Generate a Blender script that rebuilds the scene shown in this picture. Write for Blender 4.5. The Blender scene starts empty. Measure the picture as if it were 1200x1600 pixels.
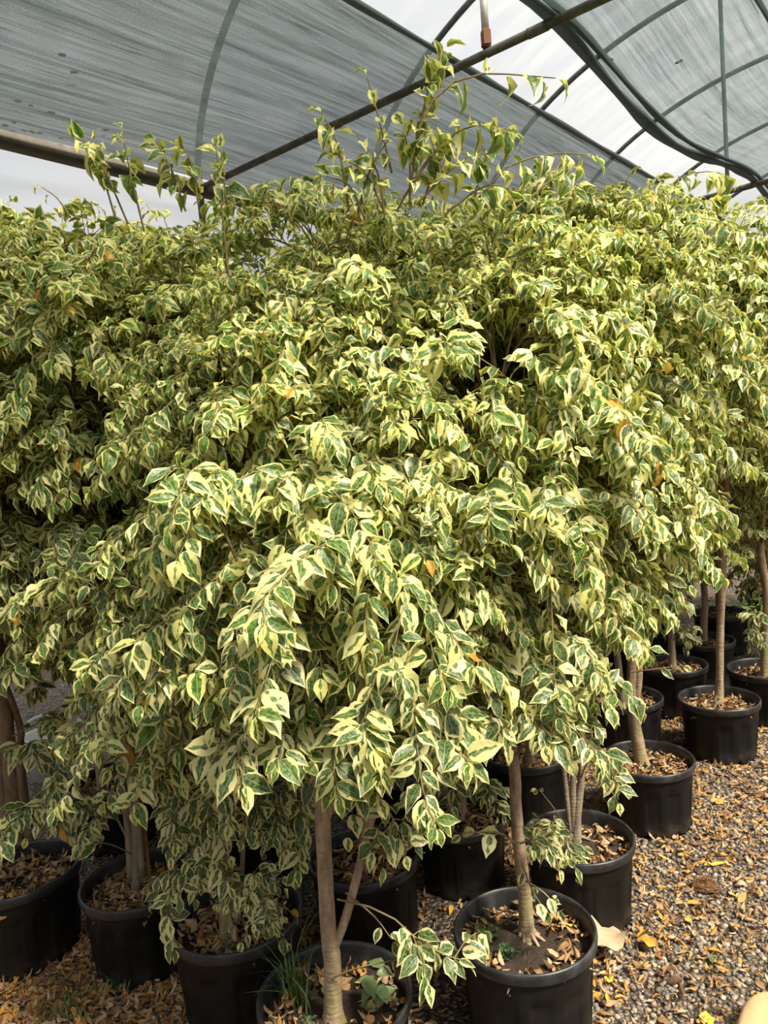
import bpy, math, random
import numpy as np
from mathutils import Matrix, Vector

SC = bpy.context.scene
COL = SC.collection
rng = np.random.default_rng(7)
PI = math.pi

# ------------------------------------------------------------------ camera
FPX, PITCH, ROLL, CAMH = 1179.0, .0836, -.081, 1.71
_cp, _sp, _c, _s = math.cos(PITCH), math.sin(PITCH), math.cos(ROLL), math.sin(ROLL)
CF = np.array([0, _cp, -_sp]); _R0 = np.array([1., 0, 0]); _U0 = np.array([0, _sp, _cp])
CR = _c * _R0 + _s * _U0; CU = -_s * _R0 + _c * _U0; CC = np.array([0, 0, CAMH])

def _ray(x, y): return CF + (x - 600) / FPX * CR - (y - 800) / FPX * CU
def at_z(x, y, z):
    d = _ray(x, y); return CC + d * (z - CAMH) / d[2]
def at_y(x, y, Y):
    d = _ray(x, y); return CC + d * Y / d[1]

cam_d = bpy.data.cameras.new('camera'); cam = bpy.data.objects.new('camera', cam_d); COL.objects.link(cam)
cam_d.sensor_fit = 'VERTICAL'; cam_d.sensor_height = 36.0; cam_d.lens = FPX / 1600 * 36.0
cam_d.clip_start = .05; cam_d.clip_end = 200
m = Matrix.Identity(4)
for i, v in enumerate((CR, CU, -CF)):
    for j in range(3): m[j][i] = v[j]
m.translation = Vector(CC)
cam.matrix_world = m
SC.camera = cam

# tunnel axes: AX along the tunnel, PX across it (positive to the path side)
_t = math.radians(40.5)
AX = np.array([math.sin(_t), math.cos(_t), 0]); PX = np.array([math.cos(_t), -math.sin(_t), 0])
def tun(al, pp, z): return AX * al + PX * pp + np.array([0, 0, z])

# ------------------------------------------------------------------ object helpers
def link(name, me, mat=None, parent=None, kind=None):
    o = bpy.data.objects.new(name, me); COL.objects.link(o)
    if mat is not None and me is not None and len(me.materials) == 0: me.materials.append(mat)
    if parent is not None: o.parent = parent
    if kind: o['kind'] = kind
    return o

def tag(o, label, cat, group=None, kind=None):
    o['label'] = label; o['category'] = cat
    if group: o['group'] = group
    if kind: o['kind'] = kind
    return o

def mesh_np(name, V, Fq, uvs=None, smooth=True):
    """V (n,3); Fq (m,4) or (m,3) ints; uvs: dict name -> per-vertex (n,2)"""
    me = bpy.data.meshes.new(name)
    k = Fq.shape[1]
    me.vertices.add(len(V)); me.vertices.foreach_set('co', np.ascontiguousarray(V, dtype=np.float32).ravel())
    me.loops.add(Fq.size); me.loops.foreach_set('vertex_index', np.ascontiguousarray(Fq, dtype=np.int32).ravel())
    me.polygons.add(len(Fq))
    me.polygons.foreach_set('loop_start', np.arange(0, Fq.size, k, dtype=np.int32))
    me.polygons.foreach_set('loop_total', np.full(len(Fq), k, dtype=np.int32))
    if smooth: me.polygons.foreach_set('use_smooth', np.ones(len(Fq), dtype=bool))
    me.update(calc_edges=True)
    if uvs:
        idx = Fq.ravel()
        for n, a in uvs.items():
            if n.startswith('p_'):          # one value per vertex
                at = me.attributes.new(n, 'FLOAT2', 'POINT'); at.data.foreach_set('vector', np.ascontiguousarray(a, dtype=np.float32).ravel()); continue
            l = me.uv_layers.new(name=n)
            l.data.foreach_set('uv', np.ascontiguousarray(a[idx], dtype=np.float32).ravel())
    return me

def grid_faces(n, R, C, wrap=False):
    """faces of n separate R x C vertex grids"""
    r = np.arange(R - 1)[:, None]; c = np.arange(C if wrap else C - 1)[None, :]
    c2 = (c + 1) % C
    f = np.stack([r * C + c, r * C + c2, (r + 1) * C + c2, (r + 1) * C + c], -1).reshape(-1, 4)
    return (f[None] + (np.arange(n) * R * C)[:, None, None]).reshape(-1, 4)

def norm(a): return a / np.maximum(np.linalg.norm(a, axis=-1, keepdims=True), 1e-9)

def tubes(polys, radii, sides=5):
    """polys (n,k,3), radii (n,k) -> V, F"""
    n, k, _ = polys.shape
    T = np.gradient(polys, axis=1); T = norm(T)
    ref = np.where(np.abs(T[..., 2:3]) > .9, np.array([1., 0, 0]), np.array([0, 0, 1.]))
    ref = np.broadcast_to(ref[:, :1] * 0 + np.array([.31, .17, .93]), T.shape)
    A = norm(np.cross(T, ref)); B = np.cross(T, A)
    th = np.linspace(0, 2 * PI, sides, endpoint=False)
    V = polys[:, :, None] + radii[:, :, None, None] * (A[:, :, None] * np.cos(th)[:, None] + B[:, :, None] * np.sin(th)[:, None])
    return V.reshape(-1, 3), grid_faces(n, k, sides, True)

def spline(pts, n):
    """catmull-rom resample of (k,d) points"""
    p = np.asarray(pts, float)
    if len(p) == 2: return p[0] + (p[1] - p[0]) * np.linspace(0, 1, n)[:, None]
    q = np.vstack([2 * p[0] - p[1], p, 2 * p[-1] - p[-2]])
    u = np.linspace(0, len(p) - 1 - 1e-6, n); i = u.astype(int); t = (u - i)[:, None]
    a, b, c, d = q[i], q[i + 1], q[i + 2], q[i + 3]
    return .5 * (2 * b + (c - a) * t + (2 * a - 5 * b + 4 * c - d) * t ** 2 + (3 * b - a - 3 * c + d) * t ** 3)

def tube_mesh(name, pts, rads, sides=10, n=None, bump=0.0, cap=True):
    """one bent tube through pts with a radius per point"""
    pr = np.hstack([np.asarray(pts, float), np.asarray(rads, float)[:, None]])
    n = n or max(2, 5 * (len(pts) - 1) + 1)
    pr = spline(pr, n)
    V, F = tubes(pr[None, :, :3], np.maximum(pr[None, :, 3], 1e-4), sides)
    if bump:
        ce = np.repeat(pr[:, :3], sides, 0)
        h = np.sin(V[:, 2] * 61 + np.arange(len(V)) % sides * 2.1) * .6 + rng.normal(0, .5, len(V))
        V = ce + (V - ce) * (1 + bump * h[:, None])
    me = mesh_np(name, V, F)
    if cap:
        import bmesh
        b = bmesh.new(); b.from_mesh(me)
        bmesh.ops.holes_fill(b, edges=[e for e in b.edges if e.is_boundary], sides=0)
        for f in b.faces: f.smooth = len(f.verts) == 4
        b.to_mesh(me); b.free()
    return me

# ------------------------------------------------------------------ materials
class NT:
    def __init__(s, name):
        s.m = bpy.data.materials.new(name); s.m.use_nodes = True
        s.t = s.m.node_tree; s.t.nodes.clear()
        s.out = s.t.nodes.new('ShaderNodeOutputMaterial')
    def n(s, typ, **kw):
        nd = s.t.nodes.new('ShaderNode' + typ)
        for k, v in kw.items():
            if k.startswith('_'): setattr(nd, k[1:], v)
        for k, v in kw.items():
            if not k.startswith('_'):
                i = int(k[1:]) if k[0] == 'i' and k[1:].isdigit() else k.replace('__', ' ')
                s.put(nd.inputs[i], v)
        return nd
    def put(s, sock, v):
        if isinstance(v, bpy.types.NodeSocket): s.t.links.new(v, sock)
        elif isinstance(v, bpy.types.Node): s.t.links.new(v.outputs[0], sock)
        elif isinstance(v, tuple) and len(v) == 3 and sock.type == 'RGBA': sock.default_value = (*v, 1)
        else: sock.default_value = v
    def math(s, op, a, b=None, c=None, clamp=False):
        nd = s.t.nodes.new('ShaderNodeMath'); nd.operation = op; nd.use_clamp = clamp
        for i, v in enumerate((a, b, c)):
            if v is not None: s.put(nd.inputs[i], v)
        return nd.outputs[0]
    def mix(s, f, a, b):
        nd = s.t.nodes.new('ShaderNodeMix'); nd.data_type = 'RGBA'
        s.put(nd.inputs[0], f); s.put(nd.inputs[6], a); s.put(nd.inputs[7], b)
        return nd.outputs[2]
    def ss(s, x, lo, hi):
        nd = s.t.nodes.new('ShaderNodeMapRange'); nd.interpolation_type = 'SMOOTHSTEP'
        s.put(nd.inputs[0], x); s.put(nd.inputs[1], lo); s.put(nd.inputs[2], hi)
        return nd.outputs[0]
    def ramp(s, f, stops):
        nd = s.t.nodes.new('ShaderNodeValToRGB'); r = nd.color_ramp
        while len(r.elements) < len(stops): r.elements.new(.5)
        for e, (p, c) in zip(r.elements, stops): e.position = p; e.color = (*c, 1)
        s.put(nd.inputs[0], f); return nd.outputs[0]
    def noise(s, vec, scale, detail=2., rough=.5, out=0):
        nd = s.n('TexNoise', Scale=scale, Detail=detail, Roughness=rough)
        if vec is not None: s.put(nd.inputs['Vector'], vec)
        return nd.outputs[out]
    def bump(s, h, st, dist=.01):
        return s.n('Bump', Height=h, Strength=st, Distance=dist).outputs[0]
    def done(s, sh):
        s.put(s.out.inputs[0], sh); return s.m

def uvm(b, name):
    u = b.n('Attribute'); u.attribute_name = name
    x = b.n('SeparateXYZ', i0=u.outputs['Vector']); return x.outputs[0], x.outputs[1]

def mat_leaf():
    b = NT('variegated_leaf')
    u, v = uvm(b, 'p_uv'); r1, r2 = uvm(b, 'p_rnd')
    su = b.math('SUBTRACT', b.math('MULTIPLY', u, 2.), 1.)
    a = b.math('ABSOLUTE', su)
    co = b.n('CombineXYZ', X=b.math('MULTIPLY_ADD', su, 1.1, b.math('MULTIPLY', r1, 371.)),
             Y=b.math('MULTIPLY', v, 3.2), Z=b.math('MULTIPLY', r2, 97.)).outputs[0]
    n1 = b.noise(co, 1.15, 1.5); n2 = b.noise(co, 2.6, 2.)
    e = b.math('MULTIPLY_ADD', b.math('SUBTRACT', n1, .5), 1.25, b.math('MULTIPLY', a, .95))
    e = b.math('MULTIPLY_ADD', b.ss(v, .74, 1.), .35, b.math('MULTIPLY_ADD', b.ss(a, .76, .95), .45, e))
    thr = b.math('MULTIPLY_ADD', r1, .78, .11)
    cream = b.ss(b.math('SUBTRACT', e, thr), -.05, .05)
    grey = b.ss(b.math('ADD', n2, b.math('MULTIPLY', a, .25)), .5, .62)
    green = b.mix(grey, (.034, .074, .024), (.148, .205, .095))
    greeny = b.mix(grey, (.070, .17, .018), (.17, .30, .045))
    green = b.mix(r2, green, greeny)
    cr = b.mix(r2, (.80, .75, .41), (.82, .80, .22))
    col = b.mix(cream, green, cr)
    old = b.n('Math', _operation='COMPARE', i0=r1, i1=.5, i2=.0022).outputs[0]      # a few leaves have turned
    col = b.mix(old, col, (.62, .33, .045))
    rib = b.ss(a, .10, .03)
    col = b.mix(b.math('MULTIPLY', rib, .55), col, (.42, .50, .20))
    back = b.n('NewGeometry').outputs['Backfacing']
    col = b.mix(b.math('MULTIPLY', back, .28), col, (.42, .47, .26))
    vein = b.n('TexWave', _wave_type='BANDS', _bands_direction='Y', Scale=2.2, Distortion=1.5)
    vv = b.n('CombineXYZ', X=su, Y=b.math('SUBTRACT', b.math('MULTIPLY', v, 2.2), b.math('MULTIPLY', a, .5))).outputs[0]
    b.put(vein.inputs['Vector'], vv)
    bp = b.bump(b.math('MULTIPLY_ADD', vein.outputs[1], .12, b.noise(co, 2.2, 1.)), .22, .006)
    p = b.n('BsdfPrincipled', Base__Color=col, Roughness=.36, Normal=bp)
    p.inputs['Specular IOR Level'].default_value = .45
    tc = b.n('MixRGB', _blend_type='MULTIPLY', Fac=1., Color1=col, Color2=(1.0, 1.0, .55))
    tr = b.n('BsdfTranslucent', Color=tc)
    return b.done(b.n('MixShader', i0=.36, i1=p, i2=tr))

def mat_dry(bright=1.0):
    b = NT('dry_leaf')
    u, v = uvm(b, 'p_uv'); r1, r2 = uvm(b, 'p_rnd')
    c = b.ramp(r1, [(0, (.10, .055, .03)), (.22, (.24, .13, .06)), (.42, (.42, .24, .10)), (.58, (.50, .33, .18)),
                    (.74, (.56, .43, .28)), (.86, (.55, .25, .05)), (.95, (.66, .34, .05)), (1., (.78, .50, .06))])
    co = b.n('CombineXYZ', X=b.math('MULTIPLY_ADD', r1, 91., u), Y=v, Z=b.math('MULTIPLY', r2, 77.)).outputs[0]
    n = b.noise(co, 4., 3.)
    c = b.mix(b.ss(n, .55, .75), c, (.16, .09, .05))
    p = b.n('BsdfPrincipled', Base__Color=c, Roughness=.7)
    tr = b.n('BsdfTranslucent', Color=c)
    return b.done(b.n('MixShader', i0=.15, i1=p, i2=tr))

def mat_bark(name='bark', c0=(.21, .145, .098), c1=(.44, .315, .215), moss=.5):
    b = NT(name)
    P = b.n('NewGeometry').outputs['Position']
    mp = b.n('Mapping', Scale=(30., 30., 9.)); b.put(mp.inputs[0], P)
    n = b.noise(mp.outputs[0], 1.2, 4., .6)
    mp2 = b.n('Mapping', Scale=(22., 22., 120.)); b.put(mp2.inputs[0], P)
    n2 = b.noise(mp2.outputs[0], 1., 2.)
    c = b.mix(b.ss(n, .3, .7), c0, c1)
    c = b.mix(b.math('MULTIPLY', b.ss(n2, .6, .75), .55), c, (.12, .085, .06))
    z = b.n('SeparateXYZ', i0=P).outputs[2]
    f = b.math('MULTIPLY', b.ss(z, .62, .28), b.ss(b.noise(P, 14., 3.), .38, .62))
    c = b.mix(b.math('MULTIPLY', f, moss), c, (.25, .25, .075))
    bp = b.bump(b.math('ADD', n, n2), .5, .006)
    return b.done(b.n('BsdfPrincipled', Base__Color=c, Roughness=.8, Normal=bp))

def mat_plastic():
    b = NT('black_plastic')
    P = b.n('NewGeometry').outputs['Position']
    n = b.noise(P, 9., 4., .6); n2 = b.noise(P, 60., 2.)
    c = b.mix(b.ss(n, .45, .8), (.0045, .0045, .005), (.012, .0108, .0102))
    z = b.n('SeparateXYZ', i0=P).outputs[2]
    dust = b.math('MULTIPLY', b.ss(z, .10, .0), b.ss(b.noise(P, 25., 3.), .35, .7))
    c = b.mix(b.math('MULTIPLY', dust, .35), c, (.10, .075, .05))
    r = b.math('MULTIPLY_ADD', n, .25, .42)
    p = b.n('BsdfPrincipled', Base__Color=c, Roughness=r, Normal=b.bump(n2, .08, .003)); p.inputs['Specular IOR Level'].default_value = .28
    return b.done(p)

def mat_rim():
    b = NT('worn_rim_plastic')
    P = b.n('NewGeometry').outputs['Position']
    n = b.noise(P, 18., 4., .65)
    c = b.mix(b.ss(n, .4, .75), (.016, .017, .019), (.050, .052, .058))
    return b.done(b.n('BsdfPrincipled', Base__Color=c, Roughness=.42, Normal=b.bump(b.noise(P, 90., 2.), .1, .003)))

def mat_soil():
    b = NT('dark_soil')
    P = b.n('NewGeometry').outputs['Position']
    n = b.noise(P, 45., 5., .65)
    c = b.mix(n, (.012, .008, .006), (.075, .048, .032))
    return b.done(b.n('BsdfPrincipled', Base__Color=c, Roughness=.95, Normal=b.bump(n, .9, .02)))

def mat_ground():
    b = NT('gravel_ground')
    P = b.n('NewGeometry').outputs['Position']
    vo = b.n('TexVoronoi', Scale=62.); b.put(vo.inputs['Vector'], P)
    d, cc = vo.outputs[0], vo.outputs[1]
    h = b.n('SeparateColor', i0=cc).outputs[0]
    c = b.ramp(h, [(0, (.08, .07, .062)), (.35, (.16, .135, .113)), (.65, (.25, .21, .17)), (.9, (.38, .32, .25)), (1., (.34, .22, .13))])
    c = b.mix(b.ss(d, .35, .65), c, (.045, .032, .024))
    big = b.noise(P, 1.3, 3.)
    c = b.mix(b.math('MULTIPLY', b.ss(big, .45, .65), .55), c, (.13, .085, .05))
    return b.done(b.n('BsdfPrincipled', Base__Color=c, Roughness=.85, Normal=b.bump(b.math('SUBTRACT', 1., d), .9, .02)))

def mat_pebble():
    b = NT('pebble')
    r1, r2 = uvm(b, 'p_rnd')
    c = b.ramp(r1, [(0, (.075, .066, .060)), (.3, (.15, .128, .110)), (.6, (.235, .20, .165)), (.85, (.36, .30, .235)), (1., (.56, .47, .37))])
    P = b.n('NewGeometry').outputs['Position']
    c = b.mix(b.math('MULTIPLY', b.noise(P, 130., 3.), .4), c, (.13, .10, .08))
    return b.done(b.n('BsdfPrincipled', Base__Color=c, Roughness=.75))

def mat_net(name, base, t_lo, t_hi, extra=.0):
    """knitted shade cloth: threads with open mesh between them (UV in metres: x across, y along)"""
    b = NT(name)
    u = b.n('UVMap'); u.uv_map = 'UVMap'
    mp = b.n('Mapping', Scale=(16., .55, 1.)); b.put(mp.inputs[0], u.outputs[0])
    st = b.noise(mp.outputs[0], 1.6, 5., .7)
    mp2 = b.n('Mapping', Scale=(60., 1.6, 1.)); b.put(mp2.inputs[0], u.outputs[0])
    st2 = b.noise(mp2.outputs[0], 1., 3., .7)
    fine = b.noise(u.outputs[0], 190., 2., .6)
    big = b.noise(u.outputs[0], 1.1, 3.)
    o = b.math('MULTIPLY_ADD', b.ss(st, .35, .70), t_hi - t_lo, t_lo)
    o = b.math('MULTIPLY_ADD', b.ss(st2, .5, .72), .20, o)
    o = b.math('MULTIPLY_ADD', b.math('SUBTRACT', fine, .5), .75, o)
    o = b.math('MULTIPLY_ADD', b.math('SUBTRACT', big, .5), .22, o, clamp=True)
    c = b.mix(fine, base, tuple(x * 1.7 for x in base))
    df = b.n('BsdfDiffuse', Color=c); tl = b.n('BsdfTranslucent', Color=c)
    cloth = b.n('MixShader', i0=.45, i1=df, i2=tl)
    tp = b.n('BsdfTransparent', Color=(.96, .98, 1.))
    return b.done(b.n('MixShader', i0=o, i1=tp, i2=cloth))

def mat_film(name, op=.35, dirty=0.):
    b = NT(name)
    u = b.n('UVMap'); u.uv_map = 'UVMap'
    mp = b.n('Mapping', Scale=(1.2, 5.0, 1.)); b.put(mp.inputs[0], u.outputs[0])
    n = b.noise(mp.outputs[0], 1.0, 3., .5)
    n2 = b.noise(u.outputs[0], .7, 3.)
    o = b.math('MULTIPLY_ADD', b.ss(n, .35, .7), .25, op)
    o = b.math('MULTIPLY_ADD', n2, .1, o, clamp=True)
    col = b.mix(b.ss(n2, .35, .65), (.80, .82, .84), (.70, .73, .77))
    if dirty:
        mp3 = b.n('Mapping', Scale=(.8, 7., 1.)); b.put(mp3.inputs[0], u.outputs[0])
        d = b.noise(mp3.outputs[0], 1.3, 5., .65)
        col = b.mix(b.math('MULTIPLY', b.ss(d, .58, .7), dirty), col, (.42, .36, .28))
        col = b.mix(b.math('MULTIPLY', b.ss(b.noise(mp3.outputs[0], .8, 2.), .5, .62), .6), col, (.62, .73, .80))
    tl = b.n('BsdfTranslucent', Color=col); df = b.n('BsdfPrincipled', Base__Color=col, Roughness=.25)
    tp = b.n('BsdfTransparent', Color=(.97, .98, 1.))
    s = b.n('MixShader', i0=.35, i1=tl, i2=df)
    return b.done(b.n('MixShader', i0=o, i1=tp, i2=s))

def mat_metal(name, c0, c1, rough=.5, metallic=.6):
    b = NT(name)
    P = b.n('NewGeometry').outputs['Position']
    n = b.noise(P, 12., 4., .6)
    c = b.mix(b.ss(n, .4, .65), c0, c1)
    return b.done(b.n('BsdfPrincipled', Base__Color=c, Roughness=rough, Metallic=metallic))

def mat_plain(name, c, rough=.7, var=.3, scale=20.):
    b = NT(name)
    P = b.n('NewGeometry').outputs['Position']
    n = b.noise(P, scale, 4., .6)
    cc = b.mix(n, tuple(x * (1 - var) for x in c), tuple(min(1, x * (1 + var)) for x in c))
    return b.done(b.n('BsdfPrincipled', Base__Color=cc, Roughness=rough, Normal=b.bump(n, .3, .01)))

M = dict(leaf=mat_leaf(), dry=mat_dry(), bark=mat_bark(), bark_grey=mat_bark('grey_bark', (.17, .13, .105), (.33, .265, .21), .3),
         bark_dark=mat_bark('dark_bark', (.12, .075, .045), (.27, .17, .105), .1), twig=mat_bark('twig_bark', (.17, .125, .055), (.30, .235, .12), 0.), plastic=mat_plastic(), rim=mat_rim(),
         soil=mat_soil(), ground=mat_ground(), pebble=mat_pebble(),
         net_left=mat_net('shade_cloth_grey', (.066, .082, .085), .75, .96),
         net_right=mat_net('shade_cloth_green', (.06, .09, .088), .52, .74),
         hem=mat_net('rolled_hem_cloth', (.085, .10, .097), .84, .96),
         film=mat_film('roof_film', .08), wall_film=mat_film('side_film', .18, .6),
         pipe=mat_metal('dull_galvanised_pipe', (.10, .105, .10), (.17, .17, .155), .6, .3),
         tie=mat_metal('weathered_tie_pipe', (.085, .085, .072), (.17, .16, .13), .6, .3),
         pale=mat_metal('pale_galvanised_pipe', (.5, .48, .45), (.66, .63, .6), .45, .4),
         rust=mat_plain('rusty_bracket', (.20, .085, .05), .8), gutter=mat_plain('dirty_gutter', (.115, .10, .08), .7, .5, 14.),
         dirt=mat_plain('dirt_clod', (.03, .024, .02), .9), cane=mat_plain('cane', (.30, .15, .055), .6, .4, 30.),
         grass=mat_plain('grass_blade', (.09, .15, .035), .5, .4, 30.), weed=mat_plain('weed_leaf', (.060, .115, .042), .5, .35, 30.), seedling=mat_plain('seedling_leaf', (.15, .22, .095), .5, .2, 30.), lime=mat_plain('lime_weed_leaf', (.22, .36, .05), .5, .3, 20.),
         white=mat_plain('white_plastic', (.80, .80, .79), .4, .05), stone=mat_plain('sandstone', (.62, .44, .24), .8, .12, 16.),
         fibre=mat_plain('coir_fibre', (.24, .125, .055), .9, .4, 60.), pale_leaf=mat_plain('pale_dry_leaf', (.42, .315, .21), .7, .18, 30.))

# ------------------------------------------------------------------ leaves
LODS = {
    'near': (np.array([0, .05, .15, .30, .47, .64, .79, .90, 1.]), np.array([.08, .42, .80, .99, .97, .75, .43, .17, .02]), np.array([-1, -.5, 0, .5, 1.])),
    'semi': (np.array([0, .08, .27, .48, .68, .86, 1.]), np.array([.10, .55, .96, .97, .69, .25, .02]), np.array([-1, -.5, 0, .5, 1.])),
    'mid': (np.array([0, .12, .40, .68, .87, 1.]), np.array([.10, .66, 1., .68, .24, .02]), np.array([-1, -.5, 0, .5, 1.])),
    'low': (np.array([0, .10, .34, .64, .86, 1.]), np.array([.10, .62, 1., .72, .26, .02]), np.array([-1, 0, 1.])),
    'far': (np.array([0, .2, .55, 1.]), np.array([.12, .82, .95, .04]), np.array([-1, 0, 1.])),
}
def leaf_arrays(P, D, N, L, W, lod, bend, fold, wave, r1, r2):
    vs, ws, us = LODS[lod]
    n, R, C = len(P), len(vs), len(us)
    D = norm(D); S = norm(np.cross(D, N)); N = np.cross(S, D)
    v = vs[None, :, None]; u = us[None, None, :]; w = ws[None, :, None]
    k = bend[:, None, None]
    x = v * (1 - (k * v) ** 2 / 6) * L[:, None, None] + 0 * u
    zb = -k * v ** 2 / 2 * (1 - (k * v) ** 2 / 12) * L[:, None, None] + 0 * u
    ph = (r1 * 40)[:, None, None]
    hw = w * W[:, None, None] * .5
    f = fold[:, None, None]
    y = u * hw * np.cos(f)
    z = zb + np.abs(u) * hw * np.sin(f) + wave[:, None, None] * W[:, None, None] * np.abs(u) ** 2 * w * np.sin(9 * v + ph + 1.7 * u)
    y = y + 0 * v
    V = P[:, None, None] + D[:, None, None] * x[..., None] + S[:, None, None] * y[..., None] + N[:, None, None] * z[..., None]
    uv = np.stack([np.broadcast_to(u * .5 + .5, (n, R, C)), np.broadcast_to(v, (n, R, C))], -1)
    rn = np.broadcast_to(np.stack([r1, r2], -1)[:, None, None], (n, R, C, 2))
    return V.reshape(-1, 3), grid_faces(n, R, C), uv.reshape(-1, 2), rn.reshape(-1, 2)

UP = np.array([0, 0, 1.])
class Foliage:
    """collects leaf placements, then builds one mesh"""
    def __init__(s, seed): s.r = np.random.default_rng(seed); s.rows = []; s.twigs = []; s.trad = []
    def twig(s, pts, axis, leaf=.066, start=.3, gap=.0165, droop=.75, curl=0., young=.25, rad=.0017, most=40):
        r = s.r
        q = spline(pts, 7); s.twigs.append(q); s.trad.append(np.linspace(rad, rad * .45, 7))
        seg = np.linalg.norm(np.diff(q, axis=0), axis=1); ln = seg.sum()
        n = int(min(most, max(3, ln * (1 - start) / gap)))
        t = np.linspace(start, 1, n) + r.normal(0, .012, n); t = np.clip(t, 0, 1)
        qq = spline(q, 41); i = np.clip((t * 40).astype(int), 0, 39)
        P = qq[i] + (qq[i + 1] - qq[i]) * (t * 40 - i)[:, None]
        T = norm(qq[i + 1] - qq[i])
        sd = np.where(np.arange(n) % 2 == 0, 1., -1.)[:, None]
        lat = norm(np.cross(T, UP) + 1e-4) * sd
        D = .55 * T + lat * r.uniform(.35, 1.15, (n, 1)) - UP * (droop * r.uniform(-.25, 1.6, (n, 1))) + r.normal(0, .22, (n, 3))
        D[-1] = T[-1] - UP * droop * .8
        D = norm(D)
        out = P - axis; out[:, 2] = 0; out = norm(out)
        Nn = UP * .75 + out * .75 + lat * .25 + r.normal(0, .33, (n, 3))
        Nn = Nn - D * (Nn * D).sum(1, keepdims=True)
        pet = r.uniform(.006, .014, (n, 1)) 
        P = P + norm(T * .5 + D) * pet
        sz = leaf * r.uniform(.72, 1.22, n) * np.where(t > .9, .72, 1.)
        wd = sz * r.uniform(.50, .66, n)
        bend = r.uniform(.15, .9, n) + curl * r.uniform(.2, 1.3, n)
        fold = r.uniform(.05, .5, n) + curl * .3 * r.random(n)
        wave = r.uniform(.05, .19, n) + curl * .10
        r2 = np.clip(young * r.uniform(.3, 1.5, n) + .25 * (t > .85), 0, 1)
        s.rows.append(np.hstack([P, D, Nn, sz[:, None], wd[:, None], bend[:, None], fold[:, None], wave[:, None], r.random((n, 1)), r2[:, None]]))
    def count(s): return sum(len(x) for x in s.rows)
    def build(s, lod, parent, name='foliage', mat='leaf'):
        A = np.vstack(s.rows)
        V, F, uv, rn = leaf_arrays(A[:, :3], A[:, 3:6], A[:, 6:9], A[:, 9], A[:, 10], lod, A[:, 11], A[:, 12], A[:, 13], A[:, 14], A[:, 15])
        return link(name, mesh_np(name, V, F, {'p_uv': uv, 'p_rnd': rn}), M[mat], parent)
    def build_twigs(s, parent, name='twig_sprays'):
        V, F = tubes(np.array(s.twigs), np.array(s.trad), 4)
        return link(name, mesh_np(name, V, F), M['twig'], parent)

def dry_arrays(P, n, r, lmin=.03, lmax=.062, yellow=.06, tilt=.45, lod='mid', orange=.14):
    """n curled dead leaves lying at P"""
    az = r.uniform(0, 2 * PI, n)
    D = np.stack([np.cos(az), np.sin(az), r.normal(0, tilt * .6, n)], -1)
    N = np.stack([r.normal(0, tilt, n), r.normal(0, tilt, n), np.where(r.random(n) < .5, 1., -1.)], -1)
    L = r.uniform(lmin, lmax, n); W = L * r.uniform(.3, .55, n)
    r1 = np.clip(r.beta(1.6, 1.5, n) * .80, 0, .8)
    k = r.random(n); r1 = np.where(k < orange, r.uniform(.80, .92, n), r1); r1 = np.where(k > 1 - yellow, r.uniform(.94, 1., n), r1)
    bend = r.uniform(-.3, 1.5, n); fold = r.uniform(.1, 1.1, n); wave = r.uniform(.05, .3, n)
    return leaf_arrays(P, D, N, L, W, lod, bend, fold, wave, r1, r.random(n))

def dry_mesh(name, P, r, **kw):
    V, F, uv, rn = dry_arrays(P, len(P), r, **kw)
    return mesh_np(name, V, F, {'p_uv': uv, 'p_rnd': rn})

# ------------------------------------------------------------------ pots
POT_H, SOIL_Z = .295, .232
def make_pot_meshes():
    S = 144
    th = np.linspace(0, 2 * PI, S, endpoint=False)
    prof = [(.0, .160), (.0, .168), (.012, .169), (.028, .170), (.034, .1705), (.10, .1755), (.17, .1805), (.196, .1825), (.203, .1832), (.24, .1855), (.268, .1875)]
    V = []
    w = (th * 12 / (2 * PI)) % 1.0
    inpan = np.clip((np.minimum(w, 1 - w) - .18) / .05, 0, 1)
    for k, (z, r) in enumerate(prof):
        rr = np.full(S, r); zz = np.full(S, z)
        if 4 <= k <= 7: rr = rr - .0055 * inpan * (1 if 4 < k < 8 else .5)
        if k <= 2:
            nt = np.clip((.09 - np.abs(((th * 8 / (2 * PI)) % 1.0) - .5)) / .03, 0, 1); zz = zz + nt * .014
        V.append(np.stack([rr * np.cos(th), rr * np.sin(th), zz], -1))
    V = np.concatenate(V)
    F = grid_faces(1, len(prof), S, True)
    body = mesh_np('pot', V, F); body.materials.append(M['plastic'])
    rp = [(.268, .1870), (.2615, .1905), (.260, .1955), (.264, .1975), (.281, .1995), (.290, .1990), (.2945, .1960), (.295, .1925), (.292, .1890), (.284, .1865), (.272, .1850), (.245, .1835), (.215, .1815)]
    V = np.concatenate([np.stack([r * np.cos(th), r * np.sin(th), np.full(S, z)], -1) for z, r in rp])
    rim = mesh_np('rim', V, grid_faces(1, len(rp), S, True)); rim.materials.append(M['rim'])
    return body, rim
POT_ME, RIM_ME = make_pot_meshes()

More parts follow.
